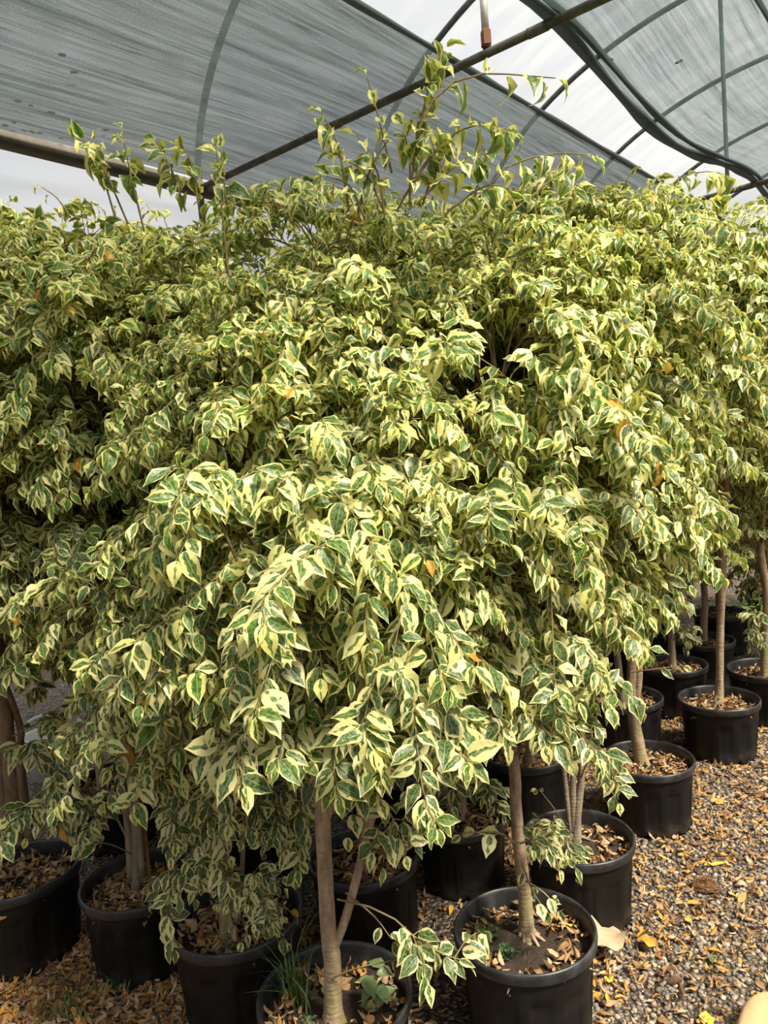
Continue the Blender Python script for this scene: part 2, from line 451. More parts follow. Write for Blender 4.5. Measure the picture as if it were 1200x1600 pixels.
def make_soil(k):
    r = np.random.default_rng(50 + k)
    R, S = 9, 40; th = np.linspace(0, 2 * PI, S, endpoint=False); V = []
    for i in range(R):
        rr = .1845 * i / (R - 1)
        V.append(np.stack([rr * np.cos(th), rr * np.sin(th), SOIL_Z + r.normal(0, .0035, S) * (i > 0) + .010 * (1 - i / R) * np.sin(2 * th + k) * (i > 0)], -1))
    me = mesh_np('soil', np.concatenate(V), grid_faces(1, R, S, True)); me.materials.append(M['soil']); return me
SOILS = [make_soil(k) for k in range(3)]
def make_litter(k, n, tight):
    r = np.random.default_rng(80 + k)
    a = r.uniform(0, 2 * PI, n); rr = .172 * np.sqrt(r.uniform(tight, 1, n))
    P = np.stack([rr * np.cos(a), rr * np.sin(a), SOIL_Z + r.uniform(.006, .026, n)], -1)
    me = dry_mesh('leaf_litter', P, r, lmin=.02, lmax=.048, tilt=.55, yellow=.02, orange=.06); me.materials.append(M['dry']); return me
LITTERS = [make_litter(0, 620, .0), make_litter(1, 430, .04), make_litter(2, 230, .2), make_litter(3, 230, .38)]

def grass_mesh(n, h, spread, seed, wide=.0028):
    r = np.random.default_rng(seed)
    az = r.uniform(0, 2 * PI, n); ln = h * r.uniform(.5, 1.1, n); lean = r.uniform(.1, .9, n)
    b = np.stack([r.normal(0, spread, n), r.normal(0, spread, n), np.zeros(n)], -1)
    t = np.linspace(0, 1, 6)
    dirv = np.stack([np.cos(az), np.sin(az)], -1)
    hx = (lean * ln)[:, None] * t ** 2; hz = ln[:, None] * (t - .35 * lean[:, None] * t ** 2)
    q = b[:, None] + np.concatenate([dirv[:, None] * hx[..., None], hz[..., None]], -1)
    side = np.stack([-np.sin(az), np.cos(az), np.zeros(n)], -1)[:, None] * (wide * (1 - t ** 2 * .95))[None, :, None]
    V = np.stack([q - side, q + side], 2).reshape(-1, 3)
    return mesh_np('grass', V, grid_faces(n, 6, 2))

def weed_mesh(n, size, spread, height, seed):
    r = np.random.default_rng(seed)
    az = r.uniform(0, 2 * PI, n); d = np.stack([np.cos(az), np.sin(az), r.uniform(-.3, .5, n)], -1)
    rr = spread * np.sqrt(r.random(n)); a2 = r.uniform(0, 2 * PI, n)
    P = np.stack([rr * np.cos(a2), rr * np.sin(a2), height * r.uniform(.25, 1, n)], -1)
    L = size * r.uniform(.6, 1.2, n)
    N = np.tile(UP, (n, 1)) + r.normal(0, .25, (n, 3))
    V, F, uv, rn = leaf_arrays(P, d, N, L, L * .6, 'mid', r.uniform(.2, .8, n), r.uniform(.1, .4, n), r.uniform(.02, .1, n), r.random(n), r.random(n))
    st = np.stack([np.stack([P[:, 0] * .25, P[:, 1] * .25, np.zeros(n)], -1), (P * np.array([.6, .6, .7])), P], 1)
    V2, F2 = tubes(st, np.full((n, 3), .0009), 3)
    return mesh_np('weed', np.vstack([V, V2]), np.vstack([F, F2 + len(V)]))

# ------------------------------------------------------------------ potted trees
def crown_profile(t): return np.interp(t, [0, .1, .28, .5, .72, .9, 1.], [.5, .74, .97, 1., .86, .56, .22])

TREES = []
def tree(key, x, y, label, ps=1.0, stems=None, zc=(.85, 2.55), R=.5, lean=(0, 0), tw=330, lod='near', leaf=.061, sprays=(), shoots=(),
         litter=0, seed=1, roots=0, bark='bark', stake=None, front=0.0, young=.3, gap=.0135, nbr=13):
    r = np.random.default_rng(1000 + seed)
    root = bpy.data.objects.new('potted_ficus_tree', None); COL.objects.link(root)
    root.location = (x, y, 0); root.empty_display_size = .1
    tag(root, label, 'potted tree', 'potted variegated ficus trees in the greenhouse')
    rot = r.uniform(0, 2 * PI)
    def local(me, name, mat=None, parent=root):      # mesh given in world coordinates -> child of the root
        me.transform(Matrix.Translation((-x, -y, 0)))
        return link(name, me, mat, parent)
    pot = link('pot', POT_ME, None, root); pot.scale = (ps,) * 3; pot.rotation_euler.z = rot
    rim = link('rim', RIM_ME, None, pot); rim['label'] = 'thick rolled rim, greyer than the pot'
    so = link('soil', SOILS[seed % 3], None, root); so.scale = (ps,) * 3; so.rotation_euler.z = rot
    li = link('leaf_litter', LITTERS[litter], None, root, 'stuff'); li.scale = (ps,) * 3; li.rotation_euler.z = rot * 2.3
    zs = SOIL_Z * ps
    z0, z1 = zc
    # ---- trunk and stems
    def wp(px, Y): return np.array([at_y(a, b_, Y) for a, b_, _ in px])
    apex = np.array([x + lean[0], y + lean[1], z1 - .12])
    extra = []
    if stems:
        b0 = at_z(stems[0][0][0], stems[0][0][1], zs); Y0 = b0[1]
        pts = wp(stems[0], Y0); rads = [s_[2] for s_ in stems[0]]
        for st in stems[1:]: extra.append((wp(st, Y0), [s_[2] for s_ in st]))
    else:
        b0 = np.array([x + r.normal(0, .02), y + r.normal(0, .02), zs])
        tilt = r.normal(0, .03, 2)
        pts = np.array([b0, b0 + [tilt[0] * .3, tilt[1] * .3, .3], b0 + [tilt[0] + r.normal(0, .015), tilt[1], .62]]); rads = [.021, .018, .016]
    pts[0] = pts[0] - np.array([0, 0, .012])
    top = pts[-1]
    n_up = 5
    up = np.array([top + (apex - top) * (i / n_up) + np.array([*(r.normal(0, .018, 2)), 0]) * (i < n_up) for i in range(1, n_up + 1)])
    full = np.vstack([pts, up]); fr = list(rads) + [max(.003, rads[-1] * (1 - i / n_up * .85)) for i in range(1, n_up + 1)]
    p0 = full[0].copy(); f2 = np.vstack([p0, p0 + (full[1] - p0) * min(.35, .03 / max(1e-3, np.linalg.norm(full[1] - p0))), full[1:]])
    me = tube_mesh('trunk', f2, [fr[0] * 1.45, fr[0] * 1.06] + fr[1:], 14, None, .035)
    trunk = local(me, 'trunk', M[bark])
    if root is not trunk.parent: pass
    for i in range(roots):
        a = rot + i * 2 * PI / roots + r.normal(0, .3); l = r.uniform(.05, .11)
        d = np.array([math.cos(a), math.sin(a), 0])
        rp = [full[0] + d * .006 + UP * .045, full[0] + d * .024 + UP * .024, full[0] + d * l * .6 + UP * .012, full[0] + d * l - UP * .006]
        local(tube_mesh('root', rp, [.006, .0065, .005, .0025], 6, None, .05), 'root', M[bark], trunk)
    axis = lambda z: np.array([np.interp(z, full[:, 2], full[:, 0]), np.interp(z, full[:, 2], full[:, 1]), z])
    # secondary stems climb into the crown
    branches = []
    for q, rd in extra:
        e = q[-1]; d = norm(q[-1] - q[-2]); z_t = z0 + r.uniform(.35, .6) * (z1 - z0)
        ax = axis(z_t); tgt = ax + np.array([d[0], d[1], 0]) * .25 + np.array([*(r.normal(0, .1, 2)), 0])
        pl = np.vstack([q, e + d * min(.2, np.linalg.norm(tgt - e) * .4), tgt]); rr = list(rd) + [rd[-1] * .7, rd[-1] * .3]
        local(tube_mesh('branch', pl, rr, 9, None, .03), 'branch', M[bark]); branches.append(spline(pl[-3:], 8))
    # main limbs
    for i in range(nbr):
        t = (i + .5) / nbr; zb = z0 - .08 + t * (z1 - z0) * .82; ax = axis(zb); a = i * 2.399 + seed
        rr = R * crown_profile(min(1, t + .12)) * r.uniform(.6, .8)
        e = np.array([ax[0] + rr * math.cos(a), ax[1] + rr * math.sin(a), zb + r.uniform(.12, .32)])
        mid = ax + (e - ax) * .5 + UP * r.uniform(.0, .08)
        pl = np.array([ax, mid, e]); b_r = .0115 * (1 - .55 * t)
        local(tube_mesh('branch', pl, [b_r, b_r * .7, b_r * .35], 7, 9, .03), 'branch', M[bark]); branches.append(spline(pl, 10)[2:])
    BP = np.vstack(branches + [np.array([axis(z) for z in np.linspace(z0, z1 - .15, 14)])])
    # ---- twigs with leaves
    fo = Foliage(2000 + seed)
    ph = r.uniform(0, 6, 4)
    for i in range(int(tw * 1.75)):
        if i % 6 == 0:          # sprays: twigs share the end of a side branch
            tc = r.beta(1.25, 1.15); ac = r.uniform(0, 2 * PI)
            if front and r.random() < front: ac = -PI / 2 + r.normal(.35, .85)
            lobe = 1 + .17 * math.sin(3 * ac + ph[0] + 4 * tc) + .12 * math.sin(5 * ac + ph[1] - 6 * tc)
            rc = R * crown_profile(tc) * lobe * math.sqrt(r.uniform(.28, 1.18))
            zc_ = z0 + tc * (z1 - z0); axc = axis(min(zc_, z1 - .12))
            ec = np.array([axc[0] + rc * math.cos(ac), axc[1] + rc * math.sin(ac), zc_])
            dd = np.linalg.norm((BP - ec) * np.array([1, 1, .8]), axis=1) + .6 * np.maximum(0, BP[:, 2] - ec[2] + .02) + r.uniform(0, .06, len(BP))
            bs = BP[np.argmin(dd)]; ls = np.linalg.norm(ec - bs)
            stem = spline(np.array([bs, bs + (ec - bs) * .5 + UP * (.14 * ls + .01) + r.normal(0, .012, 3), ec]), 12)
            fo.twigs.append(stem[[0, 2, 4, 6, 8, 10, 11]]); fo.trad.append(np.linspace(.0042, .0018, 7))
        e = ec + r.normal(0, 1, 3) * np.array([.085, .085, .048])
        if r.random() < .12: e = ec + r.normal(0, 1, 3) * np.array([.16, .16, .12])
        z = float(np.clip(e[2], z0 - .05, z1 - .02)); e[2] = z; t = float(np.clip((z - z0) / (z1 - z0), 0, 1))
        ax = axis(min(z, z1 - .12))
        b0_ = stem[int(r.integers(4 if ls > .15 else 8, 12))]
        ln = np.linalg.norm(e - b0_)
        if ln < .10:
            e = e + norm(e - ax) * .08 + norm(e - b0_) * .03 + UP * .015; ln = np.linalg.norm(e - b0_)
        o = e - b0_; oh = norm(np.array([e[0] - ax[0], e[1] - ax[1], 0]))
        dr = r.uniform(.10, .32) if t < .75 else r.uniform(-.15, .15)
        midp = b0_ + o * .55 + UP * (.16 * ln + .02) + r.normal(0, .012, 3)
        tip = e + oh * .05 - UP * dr * .2
        young = young + 0 if t < .6 else young
        fo.twig(np.array([b0_, midp, e, tip]), ax, leaf=leaf * r.uniform(.85, 1.12) * (1 - .12 * (t > .7)), start=.12,
                droop=.85 if t < .7 else .45, curl=max(0, t - .45) * 1.3, young=young * (.7 + 1.3 * t), gap=gap * r.uniform(.85, 1.25))
    for sp in sprays:          # low or hanging sprays seen below the crown: (pixels, depth, first leaf, leaf size)
        px, Y, s0, lf = sp[:4]
        q = np.array([at_y(a, b_, Y + (dy[0] if dy else 0)) for a, b_, *dy in px])
        axq = np.array([x, y + .3, q[0][2]])
        fo.twig(q, axq, leaf=lf, start=s0, gap=sp[4] if len(sp) > 4 else .015, droop=1.0, young=.1, rad=.003)
        if len(sp) <= 4 and s0 < .6:     # side twigs fork off the spray
            qs = spline(q, 21)
            for k_ in range(5):
                i_ = int(r.uniform(max(.25, s0), .95) * 20); T_ = norm(qs[min(20, i_ + 1)] - qs[i_ - 1])
                sd_ = norm(np.cross(T_, UP)) * (1 if k_ % 2 else -1); l_ = r.uniform(.05, .11)
                d_ = norm(T_ * .6 + sd_ * r.uniform(.4, 1.) + UP * r.uniform(-.1, .35))
                fo.twig(np.array([qs[i_], qs[i_] + d_ * l_ * .5 + UP * .008, qs[i_] + d_ * l_ - UP * .012]), axq, leaf=lf * .95, start=.15, gap=.014, droop=1.0, young=.1, rad=.0018)
    for sp in shoots:          # long leaders above the crown
        px, Y, s0, lf = sp[:4]
        q = np.array([at_y(a, b_, Y) for a, b_ in px])
        fo.twig(q, q[0] + np.array([0, .2, 0]), leaf=lf, start=s0, gap=sp[4] if len(sp) > 4 else .026, droop=.8, curl=.9, young=.5, rad=.0035)
    n = fo.count()
    for me_o in (fo.build(lod, root), fo.build_twigs(root)):
        me_o.data.transform(Matrix.Translation((-x, -y, 0)))
    if stake:
        q = np.array([at_y(a, b_, b0[1] + .03) for a, b_ in stake]); q[0][2] = zs - .01
        local(tube_mesh('stake', q, [.0075] * len(q), 8), 'stake', M['cane'])['label'] = 'orange brown cane stake'
    TREES.append((key, root, n))
    return root
# H: nearest tree, two stems, pot cut by the lower edge of the photo
tree('H', -.2325, 1.876, 'nearest potted tree, pale trunk forked low into two stems, grass tuft beside its base', ps=1.03,
     stems=[[(521, 1592, .0255), (520, 1550, .0235), (519, 1502, .023), (513, 1450, .0215), (508, 1362, .020), (505, 1300, .0205), (504, 1262, .020), (500, 1215, .0165), (507, 1163, .014)],
            [(520, 1484, .0125), (537, 1443, .012), (555, 1380, .0115), (572, 1310, .011), (590, 1247, .010), (611, 1187, .009)],
            [(505, 1282, .013), (517, 1262, .013), (530, 1236, .0115)]],
     zc=(1.03, 2.12), R=.44, lean=(.10, .30), tw=430, lod='semi', litter=2, seed=1, front=.25, young=.28,
     sprays=[([(527, 1405, -.02), (600, 1425, -.08), (645, 1462, -.1), (690, 1490, -.12), (722, 1500, -.13)], 1.86, .38, .062),
             ([(540, 1395, -.02), (585, 1432, -.06), (612, 1468, -.08)], 1.86, .62, .055, .03),
             ([(520, 1528, -.03), (560, 1512, -.06), (618, 1500, -.08)], 1.86, .8, .042, .012),
             ([(590, 1240, -.01), (612, 1275, -.06), (632, 1330, -.08)], 1.86, .25, .058),
             ([(600, 1215, -.01), (560, 1240, -.1), (545, 1300, -.12)], 1.86, .5, .06, .03),
             ([(513, 1255, -.02), (530, 1175, -.15), (540, 1140, -.28), (535, 1150, -.33)], 1.86, .6, .072),
             ([(505, 1160, -.02), (440, 1110, -.2), (385, 1140, -.3), (352, 1205, -.35)], 1.86, .5, .07),
             ([(500, 1150, 0), (380, 1060, -.2), (270, 1055, -.25), (195, 1080, -.28)], 1.86, .4, .066),
             ([(520, 1150, 0), (600, 1075, -.25), (660, 1110, -.35), (680, 1170, -.37)], 1.86, .45, .072)],
     shoots=[([(545, 330), (530, 235), (503, 175)], 1.95, .25, .066, .020), ([(612, 270), (592, 185), (574, 122)], 1.98, .35, .05, .026), ([(600, 330), (570, 270), (520, 240)], 1.95, .4, .062, .02), ([(560, 330), (580, 260), (610, 215)], 1.95, .3, .064, .02), ([(640, 320), (640, 250), (630, 200)], 1.92, .2, .064, .018), ([(600, 330), (590, 270), (560, 215)], 1.93, .2, .064, .016), ([(650, 320), (700, 270), (735, 240)], 1.9, .2, .068, .016), ([(660, 320), (680, 250), (665, 190)], 1.95, .2, .064, .016), ([(570, 340), (545, 290), (510, 275)], 1.93, .2, .06, .016), ([(700, 330), (760, 290), (810, 300)], 1.93, .2, .066, .016),
             ([(640, 300), (655, 205), (672, 130), (692, 78)], 1.9, .15, .06, .013),
             ([(655, 200), (690, 140), (755, 115), (815, 118), (868, 122)], 1.86, .25, .085, .036),
             ([(630, 310), (690, 225), (745, 195), (800, 205)], 1.9, .25, .07, .017), ([(620, 330), (660, 260), (690, 230)], 1.9, .25, .075, .017)])
tree('A', .307, 2.074, 'potted tree with single olive-based trunk, first pot of the row along the gravel path', ps=1.03,
     stems=[[(823, 1462, .0235), (820, 1400, .020), (812, 1330, .0185), (806, 1260, .0175), (802, 1185, .0165)]],
     zc=(1.06, 2.30), R=.43, lean=(.05, .28), tw=420, lod='semi', litter=3, seed=2, roots=9, front=.25,
     sprays=[([(812, 1318, -.02), (845, 1312, -.06), (885, 1338, -.08)], 2.06, .15, .05), ([(816, 1350, -.02), (832, 1392, -.05), (850, 1420, -.06)], 2.06, .1, .052, .024),
             ([(820, 1375, -.02), (850, 1395, -.05), (872, 1420, -.06)], 2.06, .6, .066, .05),
             ([(806, 1318, -.02), (775, 1300, -.06), (722, 1302, -.08)], 2.06, .35, .056, .026),
             ([(805, 1180, 0), (860, 1130, -.15), (915, 1150, -.2), (945, 1190, -.22)], 2.06, .4, .062), ([(804, 1170, 0), (830, 1120, -.22), (850, 1160, -.3)], 2.06, .4, .066), ([(803, 1160, 0), (770, 1110, -.2), (750, 1160, -.28)], 2.06, .3, .066),
             ([(803, 1160, 0), (730, 1120, -.2), (690, 1160, -.28), (675, 1220, -.3)], 2.06, .4, .066)],
     shoots=[([(740, 330), (790, 262), (870, 240), (925, 243)], 2.1, .25, .075, .026), ([(740, 320), (755, 250), (790, 205)], 2.1, .2, .07, .018), ([(790, 340), (850, 290), (890, 262)], 2.1, .3, .075, .024),
             ([(850, 400), (835, 320), (820, 262)], 2.2, .4, .05)])
tree('B', .595, 2.576, 'potted tree with three slim grey stems from one base, second pot along the path', ps=.985,
     stems=[[(899, 1312, .019), (902, 1270, .016), (908, 1215, .0125), (906, 1150, .011), (903, 1105, .010)],
            [(897, 1310, .014), (895, 1240, .0125), (897, 1150, .010), (893, 1090, .009)],
            [(893, 1310, .010), (885, 1240, .0095), (876, 1150, .009), (870, 1080, .008)]],
     zc=(1.08, 2.50), R=.42, lean=(.08, .15), tw=400, litter=2, lod='semi', seed=3, roots=4, bark='bark_grey', front=.2,
     sprays=[([(890, 1290, -.02), (865, 1275, -.06), (880, 1310, -.1), (900, 1345, -.12)], 2.56, .35, .05), ([(893, 1300, -.02), (860, 1290, -.08), (845, 1325, -.1)], 2.56, .3, .05),
             ([(908, 1215, 0), (925, 1180, -.1), (955, 1200, -.15), (962, 1225, -.16)], 2.56, .3, .058),
             ([(893, 1310, -.03), (872, 1272, -.05), (842, 1233, -.08)], 2.56, .95, .04)])
tree('C', 1.055, 3.171, 'potted tree with two entwined brown stems, third pot along the gravel path', ps=.975,
     stems=[[(1003, 1194, .031), (993, 1140, .026), (986, 1085, .0225), (988, 1020, .019), (984, 965, .017)], [(988, 1120, .018), (998, 1060, .017), (996, 1000, .0155), (988, 955, .014)]],
     zc=(1.36, 2.60), R=.47, lean=(.06, .0), tw=410, litter=1, lod='mid', seed=4, roots=6, front=.2,
     sprays=[([(987, 1050, -.02), (1028, 1045, -.06), (1066, 1040, -.08)], 3.13, .55, .075, .05)],
     shoots=[([(1010, 330), (1060, 280), (1105, 268), (1140, 275)], 3.0, .2, .085, .03), ([(960, 330), (975, 290), (990, 265)], 3.0, .3, .05)])
tree('D', 1.646, 3.795, 'potted tree with slender straight trunk bare to head height, fourth pot along the path', ps=1.0,
     stems=[[(1121, 1100, .029), (1124, 1075, .021), (1125, 1000, .0195), (1129, 880, .0185), (1134, 740, .017)]],
     zc=(1.5, 2.38), R=.52, lean=(.05, .05), tw=380, lod='low', litter=1, seed=5, roots=8, gap=.0165)
tree('E', -.564, 2.253, 'bushy potted tree leafy almost down to its rim, left of the two-stemmed tree', ps=1.05,
     stems=[[(356, 1462, .024), (352, 1410, .018), (350, 1350, .0165), (358, 1270, .015), (362, 1200, .014)], [(372, 1440, .009), (378, 1360, .008), (380, 1290, .007)]],
     zc=(.84, 2.30), R=.42, lean=(-.04, .28), tw=440, lod='semi', litter=1, seed=6, front=.25,
     sprays=[([(352, 1345, -.02), (295, 1350, -.12), (262, 1400, -.18), (258, 1440, -.19)], 2.23, .3, .06), ([(356, 1385, -.02), (375, 1362, -.06), (360, 1390, -.1), (340, 1410, -.12)], 2.23, .3, .044),
             ([(360, 1390, -.02), (400, 1365, -.08), (440, 1385, -.1)], 2.23, .3, .044), ([(362, 1400, -.03), (400, 1400, -.1), (415, 1450, -.14)], 2.23, .4, .05),
             ([(360, 1300, 0), (430, 1270, -.12), (470, 1330, -.15)], 2.23, .25, .058), ([(358, 1290, 0), (300, 1250, -.1), (285, 1310, -.12)], 2.23, .25, .06), ([(358, 1310, 0), (340, 1290, -.1), (330, 1350, -.14)], 2.23, .3, .058),
             ([(360, 1280, 0), (400, 1260, -.15), (410, 1320, -.18)], 2.23, .25, .058), ([(358, 1270, 0), (290, 1230, -.12), (262, 1290, -.16)], 2.23, .2, .06), ([(360, 1250, 0), (445, 1230, -.12), (478, 1300, -.15)], 2.23, .2, .06), ([(358, 1240, 0), (330, 1215, -.16), (310, 1270, -.2)], 2.23, .2, .06),
             ([(354, 1330, 0), (320, 1330, -.1), (300, 1375, -.13)], 2.23, .2, .055), ([(356, 1385, -.02), (400, 1375, -.1), (395, 1420, -.15)], 2.23, .2, .046)],
     shoots=[([(358, 440), (348, 340), (338, 235)], 2.15, .55, .06, .02), ([(290, 330), (270, 270), (245, 222)], 2.4, .2, .07, .014), ([(310, 320), (300, 260), (285, 228)], 2.4, .2, .07, .014), ([(355, 330), (350, 280), (345, 235)], 2.2, .2, .07, .013)])
tree('F', -.956, 2.522, 'potted tree of bundled upright stems beside an orange cane stake, deep leaf litter in pot', ps=1.0,
     stems=[[(211, 1392, .015), (212, 1310, .0145), (205, 1240, .0135), (198, 1165, .0125)], [(205, 1375, .014), (200, 1290, .0135), (192, 1230, .013), (186, 1160, .012)], [(222, 1370, .011), (216, 1280, .011), (208, 1180, .010)],
            [(204, 1320, .004), (180, 1270, .0038), (160, 1200, .003)]],
     stake=[(232, 1362), (222, 1260), (208, 1140)],
     zc=(1.16, 2.53), R=.44, lean=(-.03, .1), tw=420, litter=0, lod='mid', seed=7, bark='bark_grey', front=.2,
     sprays=[([(206, 1335, -.02), (175, 1320, -.08), (140, 1315, -.12)], 2.5, .75, .06), ([(198, 1155, 0), (140, 1120, -.15), (100, 1180, -.2), (80, 1250, -.22)], 2.5, .45, .062)],
     shoots=[([(225, 360), (207, 285), (190, 205)], 2.5, .45, .07, .013), ([(200, 350), (165, 270), (130, 215)], 2.5, .4, .075, .013), ([(180, 340), (160, 270), (150, 222)], 2.5, .4, .075, .016), ([(110, 340), (90, 310), (65, 292)], 2.6, .3, .05)])
tree('G', -1.42, 2.62, 'potted tree with thick fluted trunk of fused stems, cut by the photo edge', ps=1.06,
     stems=[[(30, 1338, .034), (22, 1260, .03), (14, 1180, .027), (8, 1100, .024)], [(48, 1330, .020), (38, 1250, .018), (30, 1180, .016)], [(12, 1335, .018), (6, 1250, .016), (2, 1180, .014)]],
     zc=(1.02, 2.64), R=.45, tw=400, lod='mid', litter=1, seed=8, bark='bark_dark', roots=6, front=.2,
     sprays=[([(35, 1290, -.02), (50, 1258, -.12), (30, 1275, -.2), (10, 1310, -.22)], 2.6, .3, .065), ([(40, 1280, -.02), (90, 1252, -.1), (140, 1270, -.14), (155, 1300, -.16)], 2.6, .25, .062), ([(40, 1270, -.02), (70, 1255, -.14), (75, 1290, -.18)], 2.6, .2, .06),
             ([(20, 1200, 0), (40, 1160, -.1), (60, 1190, -.14)], 2.6, .2, .06), ([(20, 1150, 0), (90, 1120, -.1), (100, 1180, -.14)], 2.6, .2, .06)])
tree('I', .200, 2.841, 'shaded potted tree behind the first path pot, its rim level with the bare trunk', ps=.92,
     stems=[[(718, 1282, .022), (722, 1230, .019), (724, 1180, .017), (722, 1120, .016)], [(705, 1270, .012), (695, 1235, .011), (690, 1180, .01)]],
     zc=(.88, 2.56), R=.45, tw=330, lod='low', litter=1, seed=9, gap=.0165,
     sprays=[([(722, 1240, -.02), (760, 1215, -.1), (775, 1270, -.14)], 2.82, .2, .06), ([(720, 1230, -.02), (700, 1200, -.1), (715, 1260, -.14)], 2.82, .3, .06)])
tree('J', -.17, 2.56, 'shaded potted tree directly behind the nearest two-stemmed tree', zc=(1.0, 2.50), R=.44, tw=320, lod='low', litter=1, seed=10, gap=.0165)
tree('X', .56, 3.33, 'shaded potted tree behind the three-stemmed tree of the path row', zc=(1.1, 2.62), R=.45, tw=320, lod='low', litter=1, seed=11, gap=.0165)
tree('P', 1.20, 3.93, 'shaded potted tree just behind the one with entwined stems', zc=(1.0, 2.45), R=.48, tw=300, lod='low', litter=1, seed=12, gap=.0175, bark='bark_grey')
tree('Q', 1.65, 4.42, 'shaded potted tree behind the slender straight trunk, first of two in line there',
     stems=[[(1051, 1046, .024), (1049, 1000, .020), (1047, 960, .019), (1044, 900, .018)]], zc=(.95, 2.45), R=.52, tw=300, lod='low', litter=1, seed=13, gap=.0175,
     sprays=[([(1052, 1000, -.02), (1066, 985, -.1), (1078, 1000, -.14)], 4.4, .3, .06)])
tree('R', 2.03, 4.88, 'shaded potted tree farther back beside lime green weeds, behind the slender trunk',
     stems=[[(1099, 1004, .026), (1100, 970, .024), (1101, 930, .022)]], zc=(.75, 2.5), R=.54, tw=300, lod='low', litter=1, seed=14, gap=.02)
tree('S', 2.09, 4.20, 'potted tree at the photo edge, next along the path after the slender straight trunk',
     stems=[[(1195, 1056, .027), (1196, 1000, .024), (1198, 930, .022)]], zc=(.95, 2.32), R=.5, tw=360, lod='low', litter=2, seed=15, gap=.0165,
     sprays=[([(1197, 985, 0), (1180, 960, -.1), (1172, 1010, -.14)], 4.2, .2, .06)])
tree('T', 2.62, 4.85, 'far potted tree at the path edge, two pots beyond the slender straight trunk', zc=(.8, 2.28), R=.55, tw=300, lod='far', litter=2, seed=16, gap=.019)
tree('K', -1.36, 3.40, 'shaded potted tree in the gap behind the bundle of upright stems', zc=(1.1, 2.64), R=.45, tw=320, lod='low', litter=1, seed=17, gap=.0165)
BACK = [(-.66, 2.98), (-.10, 3.28), (.33, 3.86), (1.40, 5.08), (1.95, 5.70), (-.85, 3.70), (-1.22, 4.08), (2.45, 5.55), (3.1, 5.5), (3.3, 6.5)]
BTOP = [2.62, 2.66, 2.72, 2.46, 2.40, 2.78, 2.86, 2.36, 2.36, 2.46]
BLAB = ['tree in the shade behind the bushy low-leaved tree and the bundled stems', 'tree in the shade one row behind the nearest two-stemmed tree', 'tree in the dark middle of the block behind the three-stemmed tree',
        'tree in the block behind the slender straight trunk, third row back', 'tree deep in the block beyond the lime green weeds, third row',
        'tree of the fourth row behind the bundled stems and cane stake', 'tree of the rearmost row near the film wall, behind the bundled stems', 'tree at the far end of the block, behind the lime green weeds',
        'tree at the right far end, below the low end of the green shade cloth', 'farthest tree of the row along the path']
for i, ((bx, by), lb) in enumerate(zip(BACK, BLAB)):
    tree('Z%d' % i, bx, by, lb, zc=(.45 if i in (3, 4, 7, 8, 9) else .8, BTOP[i]), R=.44 if i == 6 else .52, tw=250, lod='far' if by > 4.4 else 'low', litter=1, seed=30 + i, gap=.019, nbr=9)

# extra plants inside pots
def in_pot(key, me, loc, name, mat):
    root = [t for k, t, n in TREES if k == key][0]
    o = link(name, me, M[mat], root); o.location = loc; return o
in_pot('H', grass_mesh(46, .17, .022, 3), (-.115, .055, SOIL_Z), 'grass_tuft', 'grass')
in_pot('H', grass_mesh(14, .26, .012, 4, .0018), (-.125, .12, SOIL_Z), 'grass_tuft', 'grass')
in_pot('H', weed_mesh(11, .062, .035, .11, 5), (.115, .0, SOIL_Z), 'seedling', 'seedling')
in_pot('H', weed_mesh(16, .022, .022, .035, 6), (-.075, -.045, SOIL_Z), 'weed', 'weed')
in_pot('A', weed_mesh(40, .022, .035, .05, 7), (-.105, .045, SOIL_Z), 'weed', 'weed')
in_pot('A', weed_mesh(26, .02, .025, .04, 8), (-.06, -.035, SOIL_Z), 'weed', 'weed')
in_pot('E', weed_mesh(26, .024, .026, .05, 9), (-.01, -.115, SOIL_Z), 'weed', 'weed')
in_pot('E', weed_mesh(22, .022, .03, .045, 10), (.05, -.12, SOIL_Z), 'weed', 'weed')
in_pot('C', grass_mesh(16, .09, .012, 11), (-.0, .165, SOIL_Z), 'grass_tuft', 'grass')

# ------------------------------------------------------------------ ground
def quad(name, pts, uv, mat, kind='structure'):
    me = mesh_np(name, np.array(pts, float), np.array([[0, 1, 2, 3]]), {'UVMap': np.array(uv, float)}, False)
    return link(name, me, mat, None, kind)
g = quad('floor', [(-12, -6, 0), (14, -6, 0), (14, 22, 0), (-12, 22, 0)], [(0, 0), (1, 0), (1, 1), (0, 1)], M['ground'])

POTS = [(t.location.x, t.location.y) for k, t, n in TREES]
PXY = np.array(POTS)
def free(P, m_=.185):
    d = np.linalg.norm(P[:, None, :2] - PXY[None], axis=2).min(1); return P[d > m_]
def uniform(n, x0, x1, y0, y1, r): return np.stack([r.uniform(x0, x1, n), r.uniform(y0, y1, n), np.zeros(n)], -1)

